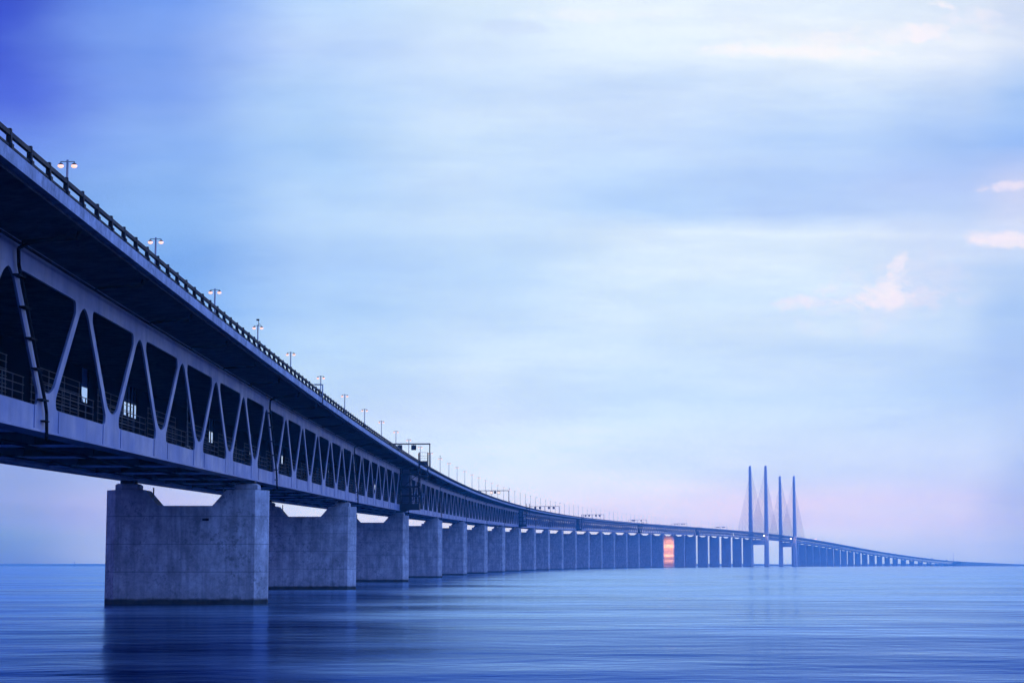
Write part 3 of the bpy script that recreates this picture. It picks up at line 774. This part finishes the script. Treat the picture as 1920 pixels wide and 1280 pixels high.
def puff(px,py,rx,ry,thr,strength,c,slant=0.):
    global front
    a,b=uvpix(px,py);rx/=f_px;ry/=f_px
    du=mathn(nt,'SUBTRACT',u,a);dv=mathn(nt,'SUBTRACT',mathn(nt,'SUBTRACT',v,b),mathn(nt,'MULTIPLY',du,slant))
    q=mathn(nt,'ADD',mathn(nt,'POWER',mathn(nt,'DIVIDE',du,rx),2.),mathn(nt,'POWER',mathn(nt,'DIVIDE',dv,ry),2.))
    g=mathn(nt,'EXPONENT',mathn(nt,'MULTIPLY',q,-1.))
    m_=mathn(nt,'ADD',g,mathn(nt,'ADD',amp(det,1.3),amp(det2,1.5)))
    m_=mathn(nt,'MULTIPLY',rng(nt,m_,thr,thr+.6,0,strength,True),rng(nt,g,.05,.3,0,1))
    front=mix(nt,m_,front,tuple(lin(k) for k in c))
# soft streaks over everything
strk=rng(nt,nn(7,7,.62,.5,3.4,2.2),.36,.64,0,1,True)
front=mix(nt,.5,front,mix(nt,strk,(.80,.87,.97),(1.10,1.06,1.01)),'MULTIPLY')
front=mix(nt,.55,front,mix(nt,rng(nt,nn(15,8,.62,.55,1.9,4.4),.34,.66,0,1,True),(.88,.895,.93),(1.07,1.06,1.03)),'MULTIPLY')
puff(1660,548,174,82.5,.35,0.252,(240,242,254),.2)
puff(1648,562,89.9,25.5,.36,0.72,(250,249,254),.06)
puff(1664,535,58,36,.36,0.72,(250,250,254),.3)
puff(1680,500,29,33,.42,0.648,(249,248,254),.8)
puff(1725,556,87,30,.5,0.36,(246,242,253),0)
puff(1512,565,66.7,21,.38,0.576,(250,247,254),.05)
puff(1535,548,43.5,24,.45,0.504,(246,246,254),.2)
puff(1893,452,69.6,16.5,.34,0.72,(250,247,253),.02)
puff(1862,444,58,15,.42,0.504,(250,246,253),-.05)
puff(1905,348,72.5,15,.32,0.684,(248,241,251),.05)
puff(1500,98,240,20,.42,.8,(252,254,255),-.03)
puff(1600,72,260,30,.5,.6,(248,251,255),.05)
puff(1745,62,60,26,.45,.7,(252,250,255),0)
puff(1840,40,120,46,.55,.5,(248,246,255),0)
puff(1762,8,34,14,.4,.8,(255,252,255),0)
puff(1110,28,200,20,.5,.6,(240,250,255),0)
puff(960,52,110,22,.4,.3,(192,212,246),0)
# the rest of the dome: deep blue overhead and behind
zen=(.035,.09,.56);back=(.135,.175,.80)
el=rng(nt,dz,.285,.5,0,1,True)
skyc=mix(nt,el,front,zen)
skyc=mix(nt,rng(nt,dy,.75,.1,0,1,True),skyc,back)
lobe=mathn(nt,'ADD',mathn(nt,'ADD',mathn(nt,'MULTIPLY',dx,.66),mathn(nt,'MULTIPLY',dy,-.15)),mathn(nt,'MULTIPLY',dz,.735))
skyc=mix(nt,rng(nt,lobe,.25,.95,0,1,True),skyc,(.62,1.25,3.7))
nish=N(nt,'ShaderNodeTexSky');nish.sky_type='NISHITA';nish.sun_disc=False;nish.sun_elevation=R(4);nish.sun_rotation=R(95);nish.altitude=0
nm=mix(nt,1.,nish.outputs[0],(.002,.002,.003),'MULTIPLY')
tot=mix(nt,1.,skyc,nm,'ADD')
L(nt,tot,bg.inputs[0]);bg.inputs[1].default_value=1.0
w.cycles.sampling_method='MANUAL';w.cycles.sample_map_resolution=512
# sun: low, veiled by cloud, from the right
sl=bpy.data.lights.new('sun','SUN');sl.energy=.06;sl.angle=R(20);sl.color=(1.,.93,.86)
so=bpy.data.objects.new('sun',sl);col.objects.link(so);so.rotation_euler=Euler((R(86),0,R(95)),'XYZ')
so.rotation_euler=(-Vector((math.cos(R(4))*math.sin(R(95)),math.cos(R(4))*math.cos(R(95)),math.sin(R(4))))).to_track_quat('-Z','Y').to_euler()
# ------------------------------------------------------------------ camera and output
cd=bpy.data.cameras.new('camera');cam=bpy.data.objects.new('camera',cd);col.objects.link(cam)
cd.sensor_width=36;cd.lens=36*f_px/1920;cd.clip_end=60000;cd.clip_start=.5
cam.location=(0,0,EYE);cam.rotation_euler=(R(90)+PITCH,0,0)
sc.camera=cam
sc.view_settings.view_transform='Standard';sc.view_settings.look='None';sc.view_settings.exposure=0;sc.view_settings.gamma=1
sc.cycles.max_bounces=6;sc.cycles.diffuse_bounces=3;sc.cycles.glossy_bounces=3;sc.cycles.volume_bounces=0
sc.cycles.sample_clamp_indirect=4
